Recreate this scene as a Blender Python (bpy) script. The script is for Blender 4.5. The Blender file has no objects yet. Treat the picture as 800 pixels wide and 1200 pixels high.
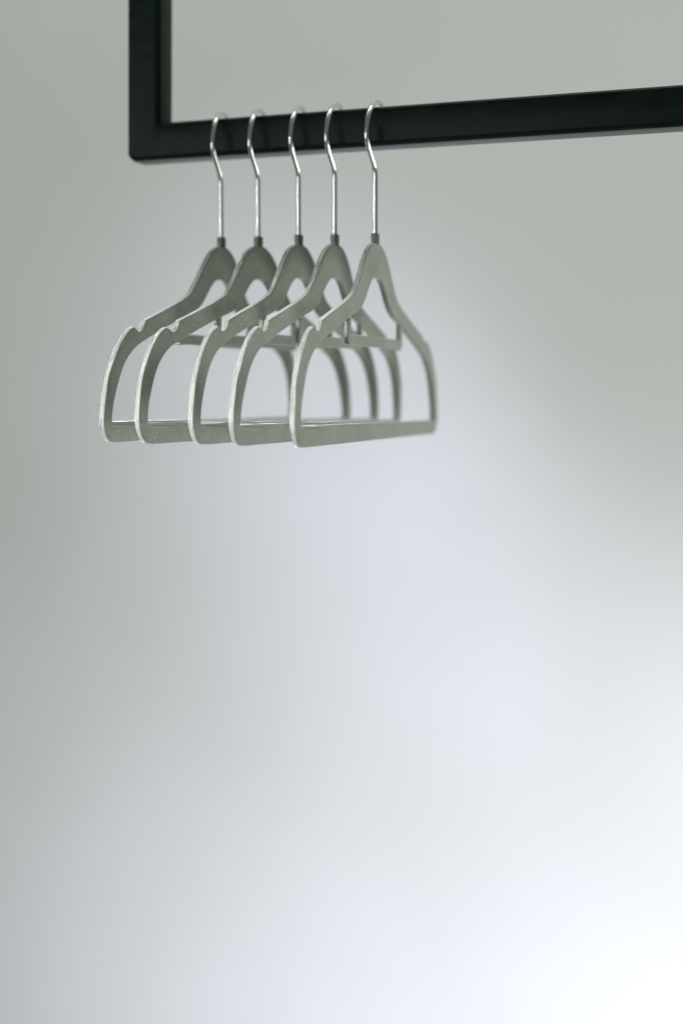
import bpy, bmesh, math, random
from mathutils import Vector, Matrix
random.seed(7)
S = bpy.context.scene
COL = S.collection
K = 0.00083            # template units (mm at a 1.12 m lens distance) -> metres
R = math.radians

# ------------------------------------------------------------------ camera
cam_d = bpy.data.cameras.new('camera')
cam = bpy.data.objects.new('camera', cam_d); COL.objects.link(cam); S.camera = cam
cam_d.sensor_fit = 'VERTICAL'; cam_d.sensor_height = 36.0; cam_d.sensor_width = 24.0
cam_d.lens = 50.0
cam_d.clip_start = 0.01; cam_d.clip_end = 60.0
cam.location = (0, 0, 0)
cam.rotation_euler = (R(90 - 4.459), 0, 0)
cam_d.dof.use_dof = True
cam_d.dof.focus_distance = 0.862
cam_d.dof.aperture_fstop = 2.5

# ------------------------------------------------------------------ world and lamps
W = bpy.data.worlds.new('World'); S.world = W; W.use_nodes = True
bg = W.node_tree.nodes['Background']
bg.inputs['Color'].default_value = (0.94, 1.0, 0.91, 1); bg.inputs['Strength'].default_value = 0.145

def area(name, loc, target, sx, sy, power, color, spread=180):
    l = bpy.data.lights.new(name, 'AREA'); l.shape = 'RECTANGLE'; l.size = sx; l.size_y = sy
    l.energy = power; l.color = color; l.spread = R(spread)
    o = bpy.data.objects.new(name, l); COL.objects.link(o); o.location = loc
    o.rotation_euler = (Vector(target) - Vector(loc)).to_track_quat('-Z', 'Y').to_euler()
    return o
def spot(name, loc, target, cone, power, color, radius):
    l = bpy.data.lights.new(name, 'SPOT'); l.spot_size = R(cone); l.spot_blend = 1.0; l.energy = power
    l.color = color; l.shadow_soft_size = radius
    o = bpy.data.objects.new(name, l); COL.objects.link(o); o.location = loc
    o.rotation_euler = (Vector(target) - Vector(loc)).to_track_quat('-Z', 'Y').to_euler()
    return o
NEUTRAL = (0.945, 1.0, 0.92); COLD = (0.745, 0.735, 1.0); POOL = (0.83, 0.825, 1.0); RIM = (0.93, 0.91, 1.0)  # tints of the added fill, wall pool and rim lamps
area('side_fill_lamp', (2.05, 0.9, -1.5), (0.0, 1.1, -0.1), 1.4, 1.6, 68, NEUTRAL, 180)  # added fill from low right, stands in for bounce onto the hanger faces
area('wall_fill_lamp', (0.0, 1.2, 2.6), (0.1, 2.4, -0.3), 3.0, 0.5, 28, NEUTRAL, 180)  # added overhead wash that lifts the base tone of the wall
area('rim_lamp', (-1.55, 0.10, 0.52), (-0.075, 0.77, -0.035), 0.3, 0.2, 1.22, RIM, 11)  # added narrow beam, brightens only the near rims of the hangers
area('left_fill_lamp', (-1.5, -0.25, 0.05), (0.0, 0.92, 0.05), 2.0, 1.2, 15.5, (0.95, 1.0, 0.96), 180)  # added broad fill, mirrored as the bright stripe in the hook wires
spot('wall_pool_lamp', (0.3, 0.0, -1.4), (0.40, 2.222, -1.30), 62, 147, POOL, 0.12)  # added spot, shapes the bright pool low on the wall
spot('wall_pool_lamp_wide', (-0.6, 0.0, -1.4), (0.215, 2.294, -1.33), 80, 48, POOL, 0.12)  # added wide spot, spreads the wall pool to the left
spot('wall_pool_lamp_upper', (0.3, 0.0, -1.4), (-0.028, 2.382, 0.028), 15, 72, COLD, 0.12)  # added spot, extends the wall pool upward
spot('wall_pool_lamp_middle', (1.0, 0.2, -1.4), (0.043, 2.356, -0.184), 19, 95, COLD, 0.12)  # added spot, fills the centre of the wall pool
spot('wall_pool_lamp_right', (-0.6, 0.0, -1.4), (0.80, 2.09, -0.42), 17, 82, COLD, 0.15)  # added spot, lifts the right part of the wall pool

vs = S.view_settings
vs.view_transform = 'Standard'; vs.look = 'None'; vs.exposure = 0.0; vs.gamma = 1.0
try: vs.use_curve_mapping = False
except Exception: pass

# ------------------------------------------------------------------ helpers
def mat(name):
    m = bpy.data.materials.new(name); m.use_nodes = True
    nt = m.node_tree
    return m, nt, nt.nodes['Principled BSDF']
def node(nt, t, **kw):
    n = nt.nodes.new(t)
    for k, v in kw.items():
        if k in n.inputs: n.inputs[k].default_value = v
        else: setattr(n, k, v)
    return n
def ramp(nt, src, p0, c0, p1, c1):
    r = nt.nodes.new('ShaderNodeValToRGB')
    r.color_ramp.elements[0].position = p0; r.color_ramp.elements[0].color = (*c0, 1)
    r.color_ramp.elements[1].position = p1; r.color_ramp.elements[1].color = (*c1, 1)
    nt.links.new(src, r.inputs['Fac']); return r
def obj(name, me, m, parent=None):
    o = bpy.data.objects.new(name, me); COL.objects.link(o)
    if m: me.materials.clear(); me.materials.append(m)
    if parent: o.parent = parent
    return o

# ------------------------------------------------------------------ materials
def m_wall():
    m, nt, b = mat('painted_plaster')
    tc = node(nt, 'ShaderNodeTexCoord')
    n1 = node(nt, 'ShaderNodeTexNoise', Scale=2.2, Detail=5.0); nt.links.new(tc.outputs['Object'], n1.inputs['Vector'])
    r = ramp(nt, n1.outputs['Fac'], 0.3, (0.725, 0.737, 0.722), 0.7, (0.775, 0.78, 0.775))
    nt.links.new(r.outputs['Color'], b.inputs['Base Color'])
    n2 = node(nt, 'ShaderNodeTexNoise', Scale=140.0, Detail=6.0); nt.links.new(tc.outputs['Object'], n2.inputs['Vector'])
    bp = node(nt, 'ShaderNodeBump', Strength=0.12, Distance=0.002)
    nt.links.new(n2.outputs['Fac'], bp.inputs['Height']); nt.links.new(bp.outputs['Normal'], b.inputs['Normal'])
    b.inputs['Roughness'].default_value = 0.9
    b.inputs['Specular IOR Level'].default_value = 0.2
    return m
def m_rail():
    m, nt, b = mat('black_powder_coat')
    tc = node(nt, 'ShaderNodeTexCoord')
    n1 = node(nt, 'ShaderNodeTexNoise', Scale=1.0, Detail=6.0)
    mp = node(nt, 'ShaderNodeMapping'); mp.inputs['Rotation'].default_value = (0, 0, math.atan2(0.3375, 0.9413)); mp.inputs['Scale'].default_value = (14, 160, 160)
    nt.links.new(tc.outputs['Object'], mp.inputs['Vector']); nt.links.new(mp.outputs['Vector'], n1.inputs['Vector'])
    r = ramp(nt, n1.outputs['Fac'], 0.35, (0.0040, 0.0105, 0.0082), 0.7, (0.0076, 0.0175, 0.014))
    nt.links.new(r.outputs['Color'], b.inputs['Base Color'])
    b.inputs['Specular IOR Level'].default_value = 0.08
    rr = ramp(nt, n1.outputs['Fac'], 0.3, (0.2,) * 3, 0.75, (0.3,) * 3)
    nt.links.new(rr.outputs['Color'], b.inputs['Roughness'])
    n2 = node(nt, 'ShaderNodeTexNoise', Scale=900.0, Detail=3.0); nt.links.new(tc.outputs['Object'], n2.inputs['Vector'])
    bp = node(nt, 'ShaderNodeBump', Strength=0.12, Distance=0.0003)
    nt.links.new(n2.outputs['Fac'], bp.inputs['Height']); nt.links.new(bp.outputs['Normal'], b.inputs['Normal'])
    return m
def m_velvet():
    m, nt, b = mat('grey_flocked_velvet')
    tc = node(nt, 'ShaderNodeTexCoord')
    n1 = node(nt, 'ShaderNodeTexNoise', Scale=800.0, Detail=4.0, Roughness=0.75); nt.links.new(tc.outputs['Object'], n1.inputs['Vector'])
    n3 = node(nt, 'ShaderNodeTexNoise', Scale=45.0, Detail=5.0); nt.links.new(tc.outputs['Object'], n3.inputs['Vector'])
    mx = node(nt, 'ShaderNodeMath', operation='MULTIPLY_ADD'); mx.inputs[1].default_value = 0.8
    nt.links.new(n1.outputs['Fac'], mx.inputs[0])
    ml = node(nt, 'ShaderNodeMath', operation='MULTIPLY'); ml.inputs[1].default_value = 0.2
    nt.links.new(n3.outputs['Fac'], ml.inputs[0]); nt.links.new(ml.outputs[0], mx.inputs[2])
    r = ramp(nt, mx.outputs[0], 0.33, (0.112, 0.122, 0.100), 0.68, (0.275, 0.286, 0.252))
    nt.links.new(r.outputs['Color'], b.inputs['Base Color'])
    b.inputs['Roughness'].default_value = 0.95
    b.inputs['Specular IOR Level'].default_value = 0.15
    b.inputs['Sheen Weight'].default_value = 0.9
    b.inputs['Sheen Roughness'].default_value = 0.35
    b.inputs['Sheen Tint'].default_value = (0.95, 0.97, 0.95, 1)
    bp = node(nt, 'ShaderNodeBump', Strength=0.16, Distance=0.0004)
    nt.links.new(mx.outputs[0], bp.inputs['Height']); nt.links.new(bp.outputs['Normal'], b.inputs['Normal'])
    return m
def m_simple(name, col, rough, metal=0.0, scale=300.0, strength=0.1):
    m, nt, b = mat(name)
    tc = node(nt, 'ShaderNodeTexCoord')
    n1 = node(nt, 'ShaderNodeTexNoise', Scale=scale, Detail=3.0); nt.links.new(tc.outputs['Object'], n1.inputs['Vector'])
    r = ramp(nt, n1.outputs['Fac'], 0.3, tuple(c * 0.85 for c in col), 0.7, tuple(min(1, c * 1.1) for c in col))
    nt.links.new(r.outputs['Color'], b.inputs['Base Color'])
    b.inputs['Roughness'].default_value = rough;  b.inputs['Metallic'].default_value = metal
    bp = node(nt, 'ShaderNodeBump', Strength=strength, Distance=0.0003)
    nt.links.new(n1.outputs['Fac'], bp.inputs['Height']); nt.links.new(bp.outputs['Normal'], b.inputs['Normal'])
    return m
MW, MR, MV = m_wall(), m_rail(), m_velvet()
MS = m_simple('polished_steel_wire', (0.64, 0.665, 0.665), 0.22, 1.0, 120.0, 0.05)
MC = m_simple('dark_green_grey_plastic', (0.085, 0.10, 0.08), 0.6, 0.0, 800.0, 0.2)

# ------------------------------------------------------------------ frame of reference of the rail
BAR = Vector((0.9413, -0.3375, 0)).normalized()      # along the rail, to the right and nearer
HAN = Vector((-BAR.y, BAR.x, 0))                       # along a hanger, away from the lens
O = Vector((25.76, 1120.0, 0)) * K                     # foot of the hanger farthest from the post
def P(b, h, z):                                        # template units on the rail -> world
    return O + BAR * (b * K) + HAN * (h * K) + Vector((0, 0, z * K))

# ------------------------------------------------------------------ wall
bm = bmesh.new()
nx, nz = 24, 24
c0 = P(0, 0, 0) + HAN * 1.35
for i in range(nx + 1):
    for j in range(nz + 1):
        p = c0 + BAR * (-5 + 10 * i / nx) + Vector((0, 0, -4 + 8 * j / nz))
        bm.verts.new(p)
bm.verts.ensure_lookup_table()
for i in range(nx):
    for j in range(nz):
        a = i * (nz + 1) + j
        bm.faces.new([bm.verts[q] for q in (a, a + nz + 1, a + nz + 2, a + 1)])
me = bpy.data.meshes.new('wall'); bm.to_mesh(me); bm.free()
wall = obj('wall', me, MW); wall['kind'] = 'structure'; wall['label'] = 'plain pale grey painted wall behind the rail'

# ------------------------------------------------------------------ clothes rail: square tube, mitred corner
def profile(w, h, r, seg=6):
    pts = []
    for cx, cy, a0 in ((w/2-r, h/2-r, 0), (-w/2+r, h/2-r, 90), (-w/2+r, -h/2+r, 180), (w/2-r, -h/2+r, 270)):
        for k in range(seg + 1):
            a = R(a0 + 90 * k / seg); pts.append((cx + r * math.cos(a), cy + r * math.sin(a)))
    return pts
def tube(name, start, d, length, side, prof, cut_n, cap, n, m, parent, origin):
    """sweep prof (x along side, y along depth) from the plane through start with normal cut_n, for length along d"""
    dep = d.cross(side).normalized()
    bm = bmesh.new(); rings = []
    for k in range(n + 1):
        ring = []
        for (x, y) in prof:
            q = start + side * x + dep * y
            t0 = (start - q).dot(cut_n) / d.dot(cut_n)
            t = t0 + (length - t0) * max(0, k - 1) / (n - 1) + (5 * K if k == 1 else 0)
            if k == 0 and x < 0: q = q + (side + d) * (2.2 * K * -x / (TW / 2))     # outer corner ground off
            ring.append(bm.verts.new(q + d * t - origin))
        rings.append(ring)
    for a, b in zip(rings, rings[1:]):
        for i in range(len(a)):
            j = (i + 1) % len(a); bm.faces.new((a[i], a[j], b[j], b[i]))
    if cap: bm.faces.new(rings[-1])
    bmesh.ops.recalc_face_normals(bm, faces=bm.faces)
    for f in bm.faces: f.smooth = len(f.verts) == 4
    me = bpy.data.meshes.new(name); bm.to_mesh(me); bm.free()
    return obj(name, me, m, parent)
TW = 29.8 * K; TD = 27.0 * K; TR = 4.8 * K
HB = 9.5                                              # rail centreline along HAN
corner = P(-213.5 + 14.9, HB, 211.5)
rail_root = bpy.data.objects.new('clothes_rail', None); COL.objects.link(rail_root)
rail_root.location = corner
rail_root['label'] = 'black square steel tube clothes rail with upright post and mitred corner'
rail_root['category'] = 'clothes rail'
up = (Vector((0, 0, 1)) + BAR * 0.013).normalized()
side_up = (BAR - up * BAR.dot(up)).normalized()
cut = (up - BAR).normalized()
Z = Vector((0, 0, 1))
tube('upright_post', corner, up, 0.75, side_up, profile(TW, TD, TR), cut, True, 8, MR, rail_root, corner)
tube('rail', corner, BAR, 1.1, Z, profile(TW, TD, TR), cut, True, 12, MR, rail_root, corner)

# ------------------------------------------------------------------ hanger template in (s, z)
def smooth_poly(pts, n=4, closed=True):
    out = []; N = len(pts)
    for i in range(N):
        p0, p1, p2, p3 = (Vector(pts[(i + k - 1) % N][:2]) for k in range(4))
        s1 = len(pts[i]) > 2; s2 = len(pts[(i + 1) % N]) > 2      # a third entry marks a sharp corner
        m1 = Vector((0, 0)) if s1 else (p2 - p0) * 0.5
        m2 = Vector((0, 0)) if s2 else (p3 - p1) * 0.5
        if s1: m1 = (p2 - p1)
        if s2: m2 = (p2 - p1)
        for k in range(n):
            t = k / n
            a = 2*t**3 - 3*t**2 + 1; b = t**3 - 2*t**2 + t; c = -2*t**3 + 3*t**2; d = t**3 - t**2
            out.append(p1 * a + m1 * b + p2 * c + m2 * d)
    return out
half_out = [(5, 121.5), (13, 119.5), (22, 114), (31.5, 104.5), (41, 92.5), (50.5, 82.3), (57.5, 78.2), (72, 72.6),
            (98, 64), (121.5, 56.5, 1), (124.5, 50.5), (130, 48.2), (136, 50.2), (139.5, 50.5), (149, 45),
            (158, 35.5), (164.7, 25), (170, 14), (173, -1), (174.2, -12), (173, -20.5), (168.4, -28.2), (162, -31.8), (153, -32.4, 1)]
half_in = [(0, 95.4), (9, 94), (16, 89.8), (22.5, 83.5), (28.5, 77), (35, 71.8), (45, 67), (60, 62.5), (74, 58), (98, 50), (122, 41.5),
           (136.5, 35), (148, 25), (155.3, 13), (161, -2), (162.8, -12), (162.8, -17.4, 1)]
FAR = {(121.5, 56.5): (121.5, 56.2), (124.5, 50.5): (125, 54), (130, 48.2): (130, 52), (136, 50.2): (135, 50.6), (168.4, -28.2): (168.4, -26.4), (162, -31.8): (162, -29.6), (153, -32.4): (153, -29.6, 1)}   # the far notch is shallow
outer = [(-p[0],) + tuple(p[1:]) for p in half_out] + [FAR.get(p[:2], p) for p in reversed(half_out)]
inner = [(-p[0],) + tuple(p[1:]) for p in half_in] + [p for p in reversed(half_in)][:-1]
slit = [(-158, -19.1, 1), (-128, -19.4, 1), (-122, -19.6, 1), (-128, -19.8, 1), (-158, -19.7, 1)]

def plate(loops, thick, bev, name):
    """flat plate with holes, in the local YZ plane (Y along the hanger, X its thickness), with rounded edges"""
    cu = bpy.data.curves.new(name, 'CURVE'); cu.dimensions = '2D'; cu.fill_mode = 'BOTH'
    for lp in loops:
        sp = cu.splines.new('POLY'); sp.points.add(len(lp) - 1); sp.use_cyclic_u = True
        for q, p in zip(sp.points, lp): q.co = (p[0] * K, p[1] * K, 0, 1)
    cu.extrude = (thick / 2 - bev) * K; cu.bevel_depth = bev * K; cu.bevel_resolution = 3; cu.offset = -bev * K
    o = bpy.data.objects.new(name, cu); COL.objects.link(o)
    dg = bpy.context.evaluated_depsgraph_get()
    me = bpy.data.meshes.new_from_object(o.evaluated_get(dg)); me.name = name
    bpy.data.objects.remove(o); bpy.data.curves.remove(cu)
    me.transform(Matrix(((0, 0, 1, 0), (1, 0, 0, 0), (0, 1, 0, 0), (0, 0, 0, 1))))
    bm = bmesh.new(); bm.from_mesh(me)
    bmesh.ops.remove_doubles(bm, verts=bm.verts, dist=1e-6)
    for f in bm.faces: f.smooth = abs(f.normal.x) < 0.999
    for e in bm.edges:
        if len(e.link_faces) == 2 and e.calc_face_angle(0) > R(35): e.smooth = False
    bm.to_mesh(me); bm.free()
    return me
def sweep(path, rad, seg, name, ball=False):
    """round wire along (s, z) points in the local YZ plane"""
    pts = [Vector((0, p[0] * K, p[1] * K)) for p in path]
    bm = bmesh.new(); rings = []
    for i, p in enumerate(pts):
        t = (pts[min(i + 1, len(pts) - 1)] - pts[max(i - 1, 0)]).normalized()
        nrm = Vector((1, 0, 0)); bn = t.cross(nrm)
        r = rad * K
        rings.append([bm.verts.new(p + nrm * (r * math.cos(2*math.pi*k/seg)) + bn * (r * math.sin(2*math.pi*k/seg))) for k in range(seg)])
    for a, b in zip(rings, rings[1:]):
        for k in range(seg):
            j = (k + 1) % seg; bm.faces.new((a[k], a[j], b[j], b[k]))
    for e, q, sgn in ((rings[0], pts[0], -1), (rings[-1], pts[-1], 1)):
        i = 0 if sgn < 0 else len(pts) - 1
        t = (pts[1] - pts[0]).normalized() * -1 if sgn < 0 else (pts[-1] - pts[-2]).normalized()
        c = bm.verts.new(q + t * rad * K * 0.6)
        for k in range(seg): bm.faces.new((e[k], e[(k + 1) % seg], c))
    bmesh.ops.recalc_face_normals(bm, faces=bm.faces)
    for f in bm.faces: f.smooth = True
    me = bpy.data.meshes.new(name); bm.to_mesh(me); bm.free(); return me

NECK = 122.0
sh = lambda L: [(p[0], p[1] - NECK) for p in L]
body_me = plate([sh(smooth_poly(outer, 6)), sh(smooth_poly(inner, 6))], 4.4, 0.8, 'body')
u_out = [(-66, 63, 1), (-67, 46), (-64, 42), (-58, 41.3), (58, 41.3), (64, 42), (67, 46), (66, 63, 1),
         (60, 65, 1), (60, 52), (58, 49.3, 1), (-58, 49.3, 1), (-60, 52), (-60, 65, 1)]
seam_me = plate([sh([Vector(p[:2]) for p in slit])], 4.46, 0.0, 'seam')
strap_me = plate([sh(smooth_poly(u_out, 3))], 3.8, 1.1, 'strap_bar')
# hook path: shaft, elbow, then the round of the hook
HC, HR = (9.5, 200.6), 31.0
shaft = [(0, NECK + 4 + k * 4.0) for k in range(12)]
elbow = [(0.1, 173.2), (0.0, 176.2), (-0.9, 179.0), (-2.9, 181.8), (-6.0, 184.8), (-10.0, 187.8), (-14.0, 190.9), (-17.4, 194.0), (-19.9, 197.2)]
arc = [(HC[0] + HR * math.cos(R(a)), HC[1] + HR * math.sin(R(a))) for a in [180 - 5 * k for k in range(34)]]
hook_me = sweep(sh(shaft + elbow + arc), 1.95, 16, 'hook')
def collar_mesh():
    bm = bmesh.new()
    prof = [(0, 4.2, 2.9), (2.5, 3.9, 2.7), (3.2, 4.2, 2.9), (7.8, 4.2, 2.9), (8.5, 3.8, 2.5)]
    rings = []
    for z, a, b in prof:
        rings.append([bm.verts.new((b * K * math.copysign(abs(math.cos(t)) ** 0.6, math.cos(t)), a * K * math.copysign(abs(math.sin(t)) ** 0.6, math.sin(t)), (z - 1.2) * K))
                      for t in (2 * math.pi * k / 20 for k in range(20))])
    for a, b in zip(rings, rings[1:]):
        for k in range(20): bm.faces.new((a[k], a[(k+1) % 20], b[(k+1) % 20], b[k]))
    bm.faces.new(rings[-1]); bm.faces.new(list(reversed(rings[0])))
    me = bpy.data.meshes.new('collar'); bm.to_mesh(me); bm.free(); return me
collar_me = collar_mesh()

# b: place on the rail, yaw/roll in degrees, lift of the body on its wire
spots = [(-130.4, -1.5, 4.0, 2.6, 7.0, 'grey velvet clothes hanger hung nearest to the black upright post'),
         (-98.0, -5.75, 0.7, 2.0, 5.5, 'grey velvet clothes hanger second from the black upright post'),
         (-63.3, -3.25, 0.9, 2.0, 5.0, 'grey velvet clothes hanger in the middle of the five, third from the upright post'),
         (-32.9, -1.75, 2.8, 1.2, 2.5, 'grey velvet clothes hanger fourth from the black upright post'),
         (0.5, 0.0, 0.2, 0.6, 0.0, 'grey velvet clothes hanger hung farthest from the black upright post, its face unobstructed')]
base = math.atan2(HAN.y, HAN.x) - math.pi / 2
for b, yaw, roll, lift, swivel, lab in spots:
    root = bpy.data.objects.new('clothes_hanger', None); COL.objects.link(root)
    root.location = P(b, 0, NECK + lift); root.rotation_euler = (0, 0, base + R(yaw))
    root['label'] = lab; root['category'] = 'hanger'; root['group'] = 'velvet hangers hung on the black rail'
    bo = obj('body', body_me, MV, root); bo.rotation_euler = (0, R(roll), 0)
    st = obj('strap_bar', strap_me, MV, bo)
    obj('seam', seam_me, MC, bo)
    obj('collar', collar_me, MC, root)
    hk = obj('hook', hook_me, MS, root); hk.location = (0, 0, -lift * K); hk.rotation_euler = (0, 0, R(swivel - yaw))
